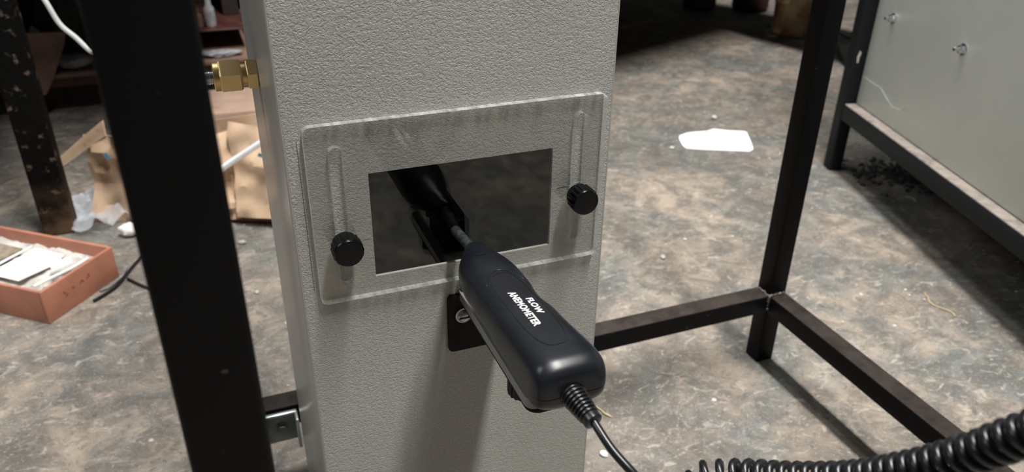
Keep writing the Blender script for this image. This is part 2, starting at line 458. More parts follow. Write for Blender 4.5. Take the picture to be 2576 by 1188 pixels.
obj('acrylic_shelf', bm, [shelfacr.m, shelfacr.m], ho)['label'] = 'clear acrylic strip lying on the black bracket'
bm = bmesh.new(); bx(bm, .1300, .1400, FY - .010, FY - .0025, .3702, .3760, bev=.0008)
obj('acrylic_block', bm, shelfacr.m, ho, 40)
bm = bmesh.new(); bx(bm, .1340, .1500, .325, .372, .3702, .3990, bev=.003)
obj('cradle', bm, M['blackpaint'], ho, 40)
sc = bmesh.new()
lathe(sc, [(.0056, 0), (.0056, .0008), (.0046, .0010), (.0044, .0022), (.0030, .0034), (.0010, .0037)], 32, axis((.1330, FY - .002, .3475), (0, -1, 0)))
so = obj('screw', sc, simple('clear_plastic_screw', (.55, .55, .54), .15, .4), ho, 40); so['label'] = 'pale round screw'
bm = bmesh.new(); bx(bm, .1290, .1370, FY - .0060, FY - .0055, .3470, .3480)
obj('screw_slot', bm, M['groove'], so)
bm = bmesh.new()
lathe(bm, [(.0086, 0), (.0090, .0006), (.0090, .0100), (.0085, .0110)], 72, axis((.1385, .3225, .3618), (0, 0, -1)), 0, lambda i, h: 1.0 if (i % 4) in (0, 1) else .94)
obj('clamp_knob', bm, M['knob'], ho, 35)

# ------------------------------------------------------------------ flow anemometer probe
an = thing('flow_anemometer', 'black handheld flow anemometer probe with white lettering and coiled cord', 'instrument')
KX, KY, KZ, SL = .1280, PF, .4097, .055
#        t      hw     top    bot    n    dx
SEC = [(.0205, .0062, .0062, .0062, 2.0, .0040), (.0235, .0078, .0076, .0070, 2.0, .0030), (.030, .0092, .0088, .0085, 2.1, .0015), (.042, .0124, .0108, .0105, 2.3, .0000),
       (.055, .0148, .0122, .0120, 2.5, -.0002), (.066, .0160, .0125, .0125, 2.6, .0), (.076, .0160, .0122, .0122, 2.7, .0002), (.086, .0160, .0122, .0124, 2.7, .0), (.096, .0153, .0124, .0122, 2.8, -.0006), (.106, .0156, .0128, .0124, 2.8, -.0006),
       (.116, .0167, .0132, .0126, 2.9, .0), (.128, .0170, .0134, .0128, 3.0, .0002), (.140, .0176, .0136, .0130, 3.1, .0006), (.150, .0180, .0138, .0131, 3.3, .0008), (.158, .0180, .0138, .0130, 3.4, .0008), (.1625, .0177, .0132, .0126, 3.3, .0008), (.1658, .0168, .0114, .0112, 3.1, .0008), (.1680, .0152, .0088, .0090, 2.9, .0008), (.1690, .0132, .0062, .0066, 2.7, .0008), (.1693, .0110, .0045, .0046, 2.6, .0008)]
def sec(t):
    for a, b in zip(SEC, SEC[1:]):
        if a[0] <= t <= b[0]:
            s = (t - a[0]) / (b[0] - a[0]); return [a[i] + (b[i] - a[i]) * s for i in range(6)]
    return list(SEC[-1] if t > SEC[-1][0] else SEC[0])
def catsec(n=6):
    out = []; S = [SEC[0]] + SEC + [SEC[-1]]
    for i in range(1, len(S) - 2):
        for k in range(n):
            t = k / n; a, b, c, d = S[i - 1:i + 3]
            out.append([.5 * ((2 * b[j]) + (c[j] - a[j]) * t + (2 * a[j] - 5 * b[j] + 4 * c[j] - d[j]) * t * t + (3 * b[j] - a[j] - 3 * c[j] + d[j]) * t ** 3) for j in range(6)])
    out.append(list(SEC[-1])); out.sort(key=lambda q: q[0]); return out
SEC = [((.0270 + (q[0] - .0205) * (.055 - .0270) / (.055 - .0205)) if q[0] < .055 else q[0],) + q[1:] for q in SEC]
SECS = catsec()
def hpt(t, dx, dz): return Vector((KX + dx - .010 * t, KY - t, KZ + SL * t + dz))
ZC = -.0022
def half_shell(up, inset=0.0, seam=.00022):
    bm = bmesh.new(); rings = []; N = 28
    for t, hw, tp, bt, n, dx in SECS:
        ring = []
        h = (tp - ZC) if up > 0 else (bt + ZC)
        hw2 = hw - inset
        for k in range(N + 1):
            a = math.pi * k / N; c, s = math.cos(a), math.sin(a)
            x = hw2 * math.copysign(abs(c) ** (2 / n), c); z = (h - inset) * abs(s) ** (2 / n)
            ring.append(bm.verts.new(hpt(t, dx + x, ZC + up * (z + seam))))
        rings.append(ring)
    for A, B in zip(rings, rings[1:]):
        for k in range(N): bm.faces.new((A[k], A[k + 1], B[k + 1], B[k]))
        bm.faces.new((A[0], B[0], B[N], A[N]))
    bm.faces.new(rings[0]); bm.faces.new(rings[-1]); return bm
obj('upper_shell', half_shell(1), M['plastic'], an, 50)
obj('lower_shell', half_shell(-1, .0003), M['plastic'], an, 50)
bm = half_shell(1, .0009, 0); merge(bm, half_shell(-1, .0009, 0))
for v in bm.verts: v.co.y = max(v.co.y, KY - .1668)
obj('seam_core', bm, M['groove'], an, 50)
def topz(t, dx):
    ZC = -.0022
    q = sec(t); hw, tp, n = q[1], q[2], q[4]
    return ZC + .00028 + (tp - ZC) * max(0, 1 - min(1, abs(dx - q[5]) / hw) ** n) ** (1 / n)
# label inlay outline groove + thumb rest
def surf_ring(bm, pts, r):
    P = [hpt(t, dx, topz(t, dx) + .00012) for t, dx in pts]; tube(bm, P + [P[0]], r, 6)
def oval(t0, t1, hw, cx, n=64, e=3.2, taper=0):
    out = []
    for k in range(n):
        a = 2 * math.pi * k / n; c, s = math.cos(a), math.sin(a)
        tt = (t0 + t1) / 2 + (t1 - t0) / 2 * math.copysign(abs(c) ** (2 / e), c)
        out.append((tt, cx + hw * (1 + taper * (tt - t0) / (t1 - t0)) * math.copysign(abs(s) ** (2 / e), s)))
    return out
bm = bmesh.new(); surf_ring(bm, oval(.0775, .1520, .0088, .0000), .00016); obj('label_groove', bm, M['groove'], an, 180)
bm = bmesh.new(); surf_ring(bm, oval(.0745, .0950, .0118, .0002, e=2.2)[16:48], .00022)
bm.free()
bm = bmesh.new()
P = [hpt(t, dx, topz(t, dx) + .00005) for t, dx in [(.0745 + .012 * (abs(s) / 1.0) ** 2, .0105 * s) for s in [i / 12 - 1 for i in range(25)]]]
tube(bm, P, .00028, 6); obj('grip_ridge', bm, M['plastic'], an, 180)
bm = bmesh.new()
cen = hpt(.0405, -.0010, 0); ringp = []
for k in range(40):
    a = 2 * math.pi * k / 40; t = .042 + .0125 * math.cos(a); dx = -.0015 + .0062 * math.sin(a); ringp.append((t, dx))
rim = [bm.verts.new(hpt(t, dx, topz(t, dx) + .00015)) for t, dx in ringp]
inn = [bm.verts.new(hpt(.042 + (t - .042) * .9, -.0015 + (dx + .0015) * .9, topz(.042 + (t - .042) * .9, -.0015 + (dx + .0015) * .9) + .00035)) for t, dx in ringp]
inn2 = [bm.verts.new(hpt(.042 + (t - .042) * .5, -.0015 + (dx + .0015) * .5, topz(.042 + (t - .042) * .5, -.0015 + (dx + .0015) * .5) + .00035)) for t, dx in ringp]
for k in range(40):
    j = (k + 1) % 40; bm.faces.new((rim[k], rim[j], inn[j], inn[k])); bm.faces.new((inn[k], inn[j], inn2[j], inn2[k]))
bm.faces.new(inn2); obj('thumb_pad', bm, M['plastic'], an, 180)
# lettering
def lettering(text, t0, t1, xb, cap):
    cu = bpy.data.curves.new('lettering', 'FONT'); cu.body = text; cu.size = 1; cu.offset = .034; cu.extrude = 0; cu.resolution_u = 3
    cu.space_character = 1.08
    to = bpy.data.objects.new('lettering_source', cu); COL.objects.link(to)
    dg = bpy.context.evaluated_depsgraph_get(); me = bpy.data.meshes.new_from_object(to.evaluated_get(dg))
    bpy.data.objects.remove(to); bpy.data.curves.remove(cu)
    bm = bmesh.new(); bm.from_mesh(me); bpy.data.meshes.remove(me)
    xs = [v.co.x for v in bm.verts]; ys = [v.co.y for v in bm.verts]
    r = bmesh.ops.extrude_face_region(bm, geom=bm.faces[:])
    top = {g for g in r['geom'] if isinstance(g, bmesh.types.BMVert)}
    for v in bm.verts:
        s = (v.co.x - min(xs)) / (max(xs) - min(xs)); q = (v.co.y - min(ys)) / (max(ys) - min(ys))
        t = t0 + (t1 - t0) * s; dx = xb + cap * q
        v.co = hpt(t, dx, topz(t, dx) + (.00018 if v in top else .00002))
    obj('lettering', bm, M['white'], an)['label'] = 'white printed word ' + text
lettering('ANEMOMETER', .0995, .1345, -.0042, .0040)
lettering('FLOW', .1085, .1245, .0018, .0036)
# probe rod, neck rings
bm = bmesh.new(); pr = [hpt(-.006, .0016, 0), hpt(.006, .0022, 0), hpt(.030, .0038, 0)]
tube(bm, pr, .0031, 20); obj('probe_rod', bm, simple('dark_probe_tube', (.04, .05, .05), .4, 0, .3, 300), an, 60)
bm = bmesh.new()
for k, (t, r) in enumerate(((.0232, .0046), (.0254, .0056), (.0280, .0068))):
    p = hpt(t, .0037, 0); lathe(bm, [(r - .0012, -.0008), (r, -.0004), (r, .0004), (r - .0012, .0008)], 28, axis(p, (0, -1, SL)))
obj('neck_ring', bm, M['plastic'], an, 60)
# strain relief
base = Vector((.1262, .2410, .4168)); end = Vector((.1290, .2240, .4132))
srd = (end - base)
bm = bmesh.new(); L = srd.length; prof = [(.0060, -.004), (.0060, .001)]
nr = 7
for k in range(nr):
    h = .0015 + k * (L - .005) / nr; r = .0060 - .0015 * k / nr; d = (L - .005) / nr
    if k < 3: prof += [(r - .0009, h), (r - .0009, h + d * .3), (r, h + d * .45), (r, h + d * .8), (r - .0009, h + d * .95)]
    else: prof += [(r - .0009, h), (r - .0009, h + d * .3), (r, h + d * .45), (r, h + d * .8), (r - .0009, h + d * .95)]
prof += [(.0041, L - .0034), (.0042, L - .0028), (.0042, L - .0004), (.0037, L)]
lathe(bm, prof, 32, axis(base, srd)); obj('strain_relief', bm, M['cord'], an, 40)
# cable then coil
cab = catmull([base, end + Vector((-.0002, .004, .0005)), end, (.1312, .2110, .4085), (.1372, .1990, .4015), (.146, .192, .3885), (.1565, .197, .3735), (.1640, .209, .3690), (0.1733, 0.2122, 0.3775)], 10)
bm = bmesh.new(); tube(bm, cab, .0019, 12); obj('cord', bm, M['cord'], an, 180)
axp = catmull([(0.1733, 0.2122, 0.3775), (0.1871, 0.1994, 0.3862), (0.1956, 0.1754, 0.4035), (0.2010, 0.1535, 0.4223), (0.2048, 0.1355, 0.4423), (0.2082, 0.1208, 0.4615), (0.2097, 0.1100, 0.4778), (.2150, .0700, .5350), (.225, .045, .585)], 40)
cum = [0]
for a, b in zip(axp, axp[1:]): cum.append(cum[-1] + (b - a).length)
Ltot = cum[-1]; pts = []; s = 0; ph = 0; i = 0; CR = .0052
T0 = (axp[1] - axp[0]).normalized(); N = (Vector((0, 0, 1)) - T0 * T0.z).normalized()
step = 18
while s < Ltot:
    while cum[i + 1] < s: i += 1
    f = (s - cum[i]) / (cum[i + 1] - cum[i]); p = axp[i].lerp(axp[i + 1], f); T = (axp[i + 1] - axp[i]).normalized()
    N = (N - T * N.dot(T)).normalized(); B = T.cross(N)
    rr = CR * min(1, .35 + s / .004) 
    pts.append(p + rr * (math.cos(ph) * N + math.sin(ph) * B))
    pitch = .0076 - .0026 * min(1, s / .09)
    ph += 2 * math.pi / step; s += pitch / step
bm = bmesh.new(); tube(bm, pts, .0018, 8); obj('coiled_cord', bm, M['cord'], an, 180)

# ------------------------------------------------------------------ brass compression fitting on duct side
bf = thing('brass_fitting', 'brass compression fitting screwed into left side of the grey duct', 'fitting', (X0, .5255, .4865))
A = lambda x: Matrix(((0, 0, -1, x), (-1, 0, 0, 0), (0, 1, 0, 0), (0, 0, 0, 1)))
def hexp(bm, x, r0, L, ch=.0008, rot=0):
    lathe(bm, [(r0 - ch, 0), (r0, ch), (r0, L - ch), (r0 - ch, L)], 6, A(x) @ Matrix.Rotation(rot, 4, 'Z'))
bm = bmesh.new(); hexp(bm, -.0001, .0102, .0068, .0006, R(13)); obj('hex_flange', bm, M['brass'], bf)
bm = bmesh.new(); lathe(bm, [(.0072, 0), (.0072, .0042)], 32, A(-.0066)); obj('neck', bm, M['brass'], bf, 40)
bm = bmesh.new(); hexp(bm, -.0100, .0112, .0135, .0010, R(16))
lathe(bm, [(.0092, 0), (.0092, .0034), (.0084, .0040)], 32, A(-.0232)); obj('hex_nut', bm, M['brass'], bf, 25)
bm = bmesh.new(); prof = [(.0040, 0)]
for k in range(26): prof += [(.0040, .0002 + k * .001), (.0046, .0006 + k * .001)]
prof += [(.0040, .027)]
lathe(bm, prof, 24, A(-.0265)); obj('threaded_rod', bm, M['thread'], bf, 30)

# ------------------------------------------------------------------ zinc angle bracket at rear rail
zb = thing('angle_bracket', 'small zinc plated angle bracket bolted beside lower left of the duct', 'bracket')
bm = bmesh.new(); bx(bm, -.005, .0330, .6560, .6598, .064, .1005, bev=.0012, seg=3); obj('flange', bm, M['zinc'], zb, 40)
bm = bmesh.new(); bx(bm, .0302, .0332, .6400, .6575, .064, .1010, bev=.0012, seg=3)
obj('side_flange', bm, M['zincedge'], zb, 40)
bm = bmesh.new(); bx(bm, -.005, .0325, .6530, .6575, .0985, .1015, bev=.0012); obj('top_lip', bm, M['zincedge'], zb, 40)
bm = bmesh.new(); lathe(bm, [(.0065, 0), (.0065, .0010)], 28, axis((.0165, .656, .0825), (0, -1, 0)))
lathe(bm, [(.0048, .0008), (.0050, .0012), (.0050, .0044), (.0044, .0050)], 6, axis((.0165, .656, .0825), (0, -1, 0)))
obj('hex_bolt', bm, M['zinc'], zb, 30)
# far flange behind duct keeps the duct fixed to the rail
# ------------------------------------------------------------------ panelled unit on the right
UA = Vector((1.149, 1.135, 0)); yaw = -R(17)
un = thing('panelled_cabinet', 'black framed cabinet on legs with smooth greenish grey side panel', 'cabinet', UA, yaw)
def ub(name, mat, *a, bev=.003, **k): return box(name, mat, un, *a, bev=bev, seg=3, **k)
# local x = right, y = away
ub('leg', M['unitsteel'], 0, .026, 0, .030, 0, .95)
ub('leg', M['unitsteel'], 0, .026, -1.35, -1.32, 0, .95)
ub('leg', M['unitsteel'], .60, .626, 0, .030, 0, .95)
ub('rail', M['unitsteel'], 0, .026, -1.32, 0, .109, .143, bev=.004)
ub('rail', M['unitsteel'], .60, .626, -1.32, 0, .109, .143)
ub('rail', M['unitsteel'], .026, .60, .002, .028, .109, .143)
ub('rail', M['unitsteel'], 0, .026, -1.32, 0, .915, .95)
pn = ub('side_panel', M['panel'], .0245, .0265, -1.335, -.001, .1435, .94, bev=.0004)
ub('back_panel', M['panel'], .03, .60, .012, .014, .1435, .94, bev=.0004)
ub('side_panel', M['panel'], .612, .614, -1.33, .0, .1435, .94, bev=.0004)
ub('shade_top_panel', M['panel'], .0, .626, -1.34, .03, .951, .954, bev=.0004)  # unseen cover, added so the cabinet's inside stays dark
ub('floor_panel', M['darkbrown'], .027, .60, -1.32, .0, .112, .114, bev=.0004)
def to_panel(px, py):
    """point where this pixel's sight line meets the panel, in the cabinet's own frame"""
    F = 1996.; d = _f + _x * (px - 1288) / F - _u * (py - 594) / F
    c = Vector((0, 0, .64)); n = Vector((math.cos(yaw), math.sin(yaw), 0)); P0 = UA + n * .0245
    p = c + d * ((P0 - c).dot(n) / d.dot(n)); return Matrix.Rotation(-yaw, 3, 'Z') @ (p - UA)
for i, (py, pz) in enumerate([tuple(to_panel(2248, 46))[1:], tuple(to_panel(2424, 124))[1:]]):
    bm = bmesh.new(); X = axis((.0245, py, pz), (-1, 0, 0))
    lathe(bm, [(.0090, .0001), (.0090, .0014)], 28, X)
    lathe(bm, [(.0062, .0014), (.0066, .0020), (.0066, .0072), (.0060, .0080)], 6, X)
    lathe(bm, [(.0036, .008), (.0036, .0150), (.0030, .0158)], 16, X)
    obj('panel_bolt', bm, M['thread'], un, 30)

bm = bmesh.new(); prism(bm, [(0, 0), (.003, .002), (.0025, .010), (.005, .020), (.001, .024), (-.002, .012)], 0, .0003, Matrix.Translation((.008, -.0001, .222)) @ Matrix.Rotation(R(90), 4, 'X'))
obj('paint_chip', bm, M['stone'], un)
web = [to_panel(*q) for q in ((2172, 192), (2196, 210), (2216, 222), (2226, 240), (2245, 270), (2268, 278), (2280, 270), (2292, 268))]
bm = bmesh.new(); tube(bm, [Vector((.0243, p.y, p.z)) for p in web], .00035, 5); obj('scratch_line', bm, simple('pale_scratch', (.62, .64, .60), .8), un, 180)

# ------------------------------------------------------------------ terracotta tray with plaster and white scraps
TR = thing('shallow_tray', 'terracotta orange shallow rectangular tray on the floor, left edge of view', 'tray', (-.2530, 1.0780, 0), math.atan2(.781, .625))
# local x along right side (away-right), y along left side (away-left)
TLx, TLy, TH = .136, .30, .052
bm = bmesh.new(); bx(bm, 0, TLx, 0, TLy, .0005, .004, bev=.001); obj('base', bm, M['terra'], TR, 40)
for a in ((0, TLx, 0, .005), (0, TLx, TLy - .005, TLy), (0, .005, .005, TLy - .005), (TLx - .005, TLx, .005, TLy - .005)):
    bm = bmesh.new(); bx(bm, *a, .001, TH, bev=.0018, seg=3); obj('side_wall', bm, M['terra'], TR, 40)
bm = bmesh.new()
random.seed(3)
for (x, z, l, a) in ((.036, .030, .007, .9), (.039, .025, .006, -.6), (.052, .030, .004, .3), (.066, .030, .006, -1.0), (.070, .030, .006, .9), (.079, .031, .005, -.4), (.082, .034, .005, 1.2)):
    bx(bm, -l / 2, l / 2, -.00035, -.0001, -.0006, .0006, M4=Matrix.Translation((x, 0, z)) @ Matrix.Rotation(a, 4, 'Y'))
obj('red_marking', bm, M['redink'], TR)
def in_tray(x, y, z): return TR.matrix_world
trM = Matrix.Translation((-.2530, 1.0780, 0)) @ Matrix.Rotation(math.atan2(.781, .625), 4, 'Z')
bm = bmesh.new(); bmesh.ops.create_grid(bm, x_segments=40, y_segments=90, size=.5)
for v in bm.verts:
    x = .0055 + (TLx - .011) * (v.co.x + .5); y = .0055 + (TLy - .011) * (v.co.y + .5)
    z = .033 + .006 * mnoise.noise(Vector((x * 45, y * 45, 0))) + .003 * mnoise.noise(Vector((x * 130, y * 130, 2)))
    if .030 < x < .062 and .035 < y < .05: z -= .012
    v.co = (x, y, z)
r = bmesh.ops.extrude_face_region(bm, geom=bm.faces[:])
for g in r['geom']:
    if isinstance(g, bmesh.types.BMVert): g.co.z = .0045
bm.transform(trM)
tag(obj('plaster_fill', bm, M['plaster'], None, 60), 'lumpy white plaster filling the terracotta tray', 'plaster')
def scrap(name, poly, z, th, mat, label, cat, tilt=(0, 0)):
    bm = bmesh.new(); prism(bm, poly, 0, th); bm.transform(trM @ Matrix.Translation((0, 0, z)) @ Matrix.Rotation(tilt[0], 4, 'X') @ Matrix.Rotation(tilt[1], 4, 'Y'))
    return tag(obj(name, bm, mat), label, cat)
scrap('white_card', [(.028, .070), (.085, .056), (.108, .066), (.110, .120), (.030, .126)], .0400, .0012, M['whitesheet'], 'flat white card lying on plaster in the tray middle', 'card')
scrap('white_card', [(.052, .030), (.080, .022), (.090, .034), (.064, .048)], .0445, .0010, M['whitesheet'], 'small white card scrap near the front corner of the tray', 'card', (.1, -.05))
scrap('beige_mesh_pad', [(.022, .140), (.100, .134), (.104, .22), (.024, .225)], .0405, .003, M['beige'], 'beige rectangular mesh pad on plaster by the left frame edge', 'pad')
bm = bmesh.new(); tube(bm, [Vector(p) for p in catmull([(.020, .034, .043), (.045, .024, .046), (.075, .016, .047), (.105, .018, .045)], 8)], .0022, 8); bm.transform(trM)
tag(obj('white_strip', bm, M['whitesheet'], None, 180), 'thin curved white plastic strip in the front of the tray', 'strip')
bm = bmesh.new(); tube(bm, [Vector(p) for p in catmull([(.012, .130, .043), (.050, .129, .044), (.110, .127, .043)], 8)], .0018, 8); bm.transform(trM)
tag(obj('white_strip', bm, M['whitesheet'], None, 180), 'straight pale strip beside the beige mesh pad in the tray', 'strip')

# ------------------------------------------------------------------ chipped dark post behind the tray
bm = bmesh.new(); bx(bm, -.0235, .0235, -.025, .025, 0, 1.0, bev=.004, seg=3)
wp = obj('chipped_post', bm, M['worn'], None, 40); wp.location = (-.2645, 1.385, 0)
tag(wp, 'thick black post with chipped paint and rusty foot behind the terracotta tray', 'post')

# ------------------------------------------------------------------ crumpled cardboard
def sheet(name, mat, corners, seg, th, amp, scale, seed, parent=None, crease=0):
    """bent cardboard sheet through 4 corners (a b c d), with thickness"""
    a, b, c, d = [Vector(p) for p in corners]; bm = bmesh.new(); g = []
    nrm = (b - a).cross(d - a).normalized()
    nx, ny = seg
    for j in range(ny + 1):
        row = []
        for i in range(nx + 1):
            u, v = i / nx, j / ny; p = a.lerp(b, u).lerp(d.lerp(c, u), v)
            q = mnoise.noise(p * scale + Vector((seed, seed, 0))) + .4 * mnoise.noise(p * scale * 2.7 + Vector((seed, 1, 0)))
            q2 = abs(mnoise.noise(p * scale * 1.5 + Vector((seed + 4, 2, 1))))
            row.append(bm.verts.new(p + nrm * (q * amp - q2 * amp * crease)))
        g.append(row)
    for j in range(ny):
        for i in range(nx): bm.faces.new((g[j][i], g[j][i + 1], g[j + 1][i + 1], g[j + 1][i]))
    bm.normal_update()
    fs = bm.faces[:]
    r = bmesh.ops.extrude_face_region(bm, geom=fs)
    for e in r['geom']:
        if isinstance(e, bmesh.types.BMVert): e.co -= nrm * th
    for v in bm.verts: v.co.z = max(v.co.z, .0006)
    return obj(name, bm, mat, parent, 25)
cb = thing('crushed_carton', 'crushed brown cardboard carton lying open on the floor behind near post', 'carton')
sheet('front_flap', M['box'], [(-.215, 1.395, .0), (-.085, 1.330, .0), (-.10, 1.345, .16), (-.205, 1.43, .145)], (16, 16), .003, .022, 14, 1, cb, 1.0)
sheet('torn_strip', M['box'], [(-.285, 1.47, .075), (-.275, 1.462, .066), (-.165, 1.40, .150), (-.165, 1.405, .175)], (14, 3), .003, .006, 20, 2, cb)
sheet('side_flap', M['box'], [(.015, 1.290, .018), (.125, 1.235, .020), (.120, 1.315, .150), (.028, 1.36, .165)], (18, 18), .003, .018, 13, 3, cb, .8)
sheet('folded_edge', M['box'], [(-.06, 1.315, .004), (.022, 1.300, .010), (.032, 1.355, .155), (-.05, 1.37, .13)], (14, 16), .004, .028, 16, 4, cb, 1.2)
sheet('bottom', M['rust'], [(-.20, 1.40, .003), (.12, 1.262, .003), (.13, 1.40, .003), (-.18, 1.50, .003)], (10, 8), .002, .002, 10, 5, cb)
sheet('inner_wall', M['box'], [(-.20, 1.45, .0), (.12, 1.42, .0), (.12, 1.44, .15), (-.20, 1.46, .12)], (18, 10), .003, .016, 12, 6, cb)
for (x, y, z, l, rz) in ((.072, 1.286, .124, .018, .5), (.082, 1.276, .106, .014, -.3), (.095, 1.272, .110, .010, .6), (-.170, 1.383, .120, .012, 1.2)):
    bm = bmesh.new(); bx(bm, -l / 2, l / 2, -.0008, .0008, -.003, .003, M4=Matrix.Translation((x, y, z)) @ Matrix.Rotation(rz, 4, 'Y')); obj('printed_mark', bm, M['blue'], cb)

lc = thing('flat_carton', 'large faded brown cardboard carton standing behind the crushed carton', 'carton', (-.03, 1.52, 0), R(-5))
bm = bmesh.new(); bx(bm, 0, .30, 0, .16, .001, .125, bev=.002); obj('body', bm, M['boxpink'], lc, 40)
bm = bmesh.new(); bx(bm, -.002, .302, -.002, .08, .1255, .1285, bev=.001); obj('lid_flap', bm, M['boxpink'], lc, 40)
bm = bmesh.new(); bx(bm, -.002, .302, -.0025, -.0005, .09, .127, bev=.0005); obj('tuck_flap', bm, M['boxpink'], lc, 40)

bm = bmesh.new(); bx(bm, -0.085, 0.085, -.006, .006, -.0015, .0015, bev=.0006)
bx(bm, -0.085, 0.085, -.0075, -.0060, -.0015, .006, bev=.0004)
o = obj('metal_strip', bm, M['alu'], None, 40); o.location = (0.0414, 1.1913, .172); o.rotation_euler = (0, 0, 0.9263)
tag(o, 'bright narrow aluminium strip lying across the crushed cardboard', 'metal strip')

# ------------------------------------------------------------------ small litter on the floor
wr = bmesh.new(); bmesh.ops.create_grid(wr, x_segments=22, y_segments=22, size=.5)
for v in wr.verts:
    p = Vector((v.co.x * .10, v.co.y * .13, 0)); q = p * 38
    v.co = (p.x + .01 * mnoise.noise(q + Vector((3, 0, 0))), p.y + .01 * mnoise.noise(q + Vector((0, 7, 0))), .014 + .022 * mnoise.noise(q * .9) + .01 * mnoise.noise(q * 2.2))
zm = min(v.co.z for v in wr.verts)
for v in wr.verts: v.co.z -= zm - .0005
wrap = NT('crinkled_clear_film'); wrap.t.nodes.remove(wrap.b)
a1 = wrap.n('ShaderNodeBsdfTransparent'); a1.inputs[0].default_value = (.93, .94, .96, 1); a2 = wrap.n('ShaderNodeBsdfPrincipled'); a2.inputs['Base Color'].default_value = (.75, .78, .82, 1); a2.inputs['Roughness'].default_value = .12
a3 = wrap.n('ShaderNodeMixShader'); a3.inputs[0].default_value = .42; wrap.l(a1.outputs[0], a3.inputs[1]); wrap.l(a2.outputs[0], a3.inputs[2]); wrap.l(a3.outputs[0], wrap.out.inputs[0])
o = obj('plastic_wrapper', wr, wrap.m, None, 30); o.location = (-.245, 1.425, 0)
o.location = (-.222, 1.415, 0); o.rotation_euler = (0, 0, R(25))
tag(o, 'crinkled clear plastic wrapper on the floor right of the chipped post', 'wrapper')
tag(lump('white_chunk', M['whitesheet'], (-.155, 1.318, 0), (.017, .012, .011), 5, .25), 'white rounded chunk on the floor under the crushed carton', 'chunk')
LIT = [((.016, 1.226), .0048, 'white pebble on floor right below the crushed carton'), ((.645, .943), .0045, 'small white pebble on open floor left of the right frame post'),
       ((.350, .580), .0042, 'white chip on floor beside the cable near the bottom'), ((.910, 1.345), .0045, 'small pale chip on floor left of the white paper sheet'),
       ((1.105, 1.475), .007, 'small brown stone on floor behind the white paper sheet'), ((.022, 1.062), .0035, 'tiny pale pebble on floor between near post and duct')]
for k, ((x, y), r, lab) in enumerate(LIT):
    tag(lump('pebble', M['stone'] if k != 2 else M['whitesheet'], (x, y, 0), (r * 1.3, r, r * .6), 11 + k, .3, 2, rz=k), lab, 'pebble')
random.seed(12)
bm = bmesh.new()
for k in range(420):
    x, y = random.uniform(-.6, 1.9), random.uniform(.35, 2.4); r = random.uniform(.0005, .0017)
    bmesh.ops.create_icosphere(bm, subdivisions=1, radius=r, matrix=Matrix.Translation((x, y, r * .5)) @ Matrix.Diagonal((random.uniform(.8, 2.2), random.uniform(.8, 1.6), .7, 1)))
tag(obj('floor_grit', bm, M['stone']), 'fine pale grit and crumbs scattered over the concrete floor', 'grit', kind='stuff')
bm = bmesh.new()
for k in range(260):
    a = random.gauss(0, 1); b_ = random.gauss(0, 1)
    x, y = 1.265 + .045 * a - .01 * b_, 1.07 + .040 * b_; r = random.uniform(.002, .0055)
    if not (1.16 < x < 1.42): continue
    bmesh.ops.create_icosphere(bm, subdivisions=1, radius=r, matrix=Matrix.Translation((x, y, r * .5)) @ Matrix.Rotation(random.uniform(0, 3), 4, 'Z') @ Matrix.Diagonal((random.uniform(.8, 1.5), 1, .7, 1)))
tag(obj('rubble_patch', bm, M['grit']), 'patch of dark crumbly rubble on the floor under the grey cabinet', 'rubble', kind='stuff')
# paper sheet
F0 = [(0.9552, 1.3899), (0.9651, 1.4030), (0.9891, 1.4116), (1.0095, 1.4115), (1.0395, 1.4067), (1.0613, 1.4134), (1.0856, 1.3946), (1.1187, 1.3771), (1.1201, 1.3694), (1.0959, 1.3223), (1.0721, 1.2802), (1.0571, 1.2727), (1.0046, 1.2978), (0.9581, 1.3208), (0.9386, 1.3342), (0.9385, 1.3460), (0.9431, 1.3602)]
bm = bmesh.new(); prism(bm, F0, .0006, .0024)
bmesh.ops.triangulate(bm, faces=bm.faces[:])
pp = obj('paper_sheet', bm, M['whitesheet']); tag(pp, 'bright white torn paper sheet lying flat on the concrete floor', 'paper')
for (x, y, l, a) in ((1.039, 1.361, .005, -.5), (1.064, 1.332, .009, -.75)):
    bm = bmesh.new(); bx(bm, -l, l, -.0016, .0016, .0024, .0028, M4=Matrix.Translation((x, y, 0)) @ Matrix.Rotation(a, 4, 'Z')); obj('dark_fleck', bm, M['groove'], pp)
# straw pieces
def straw(pts, r, lab, mat='straw'):
    bm = bmesh.new(); tube(bm, catmull(pts, 6), r, 6); tag(obj('straw_piece', bm, M[mat], None, 180), lab, 'straw')
straw([(.372, .664, .002), (.380, .650, .0015), (.382, .640, .002), (.387, .632, .0015)], .0009, 'bent yellow straw piece on floor right of the probe cord')
straw([(.962, .712, .0012), (.957, .700, .0014), (.950, .690, .0012), (.950, .678, .0012), (.958, .660, .0012), (.955, .648, .0012)], .0011, 'thin curly pale straw on floor between frame rail and grey cabinet')
straw([(1.20, .985, .0012), (1.206, .975, .002), (1.203, .962, .0012)], .0010, 'short brown straw lying in shadow beneath the grey cabinet')
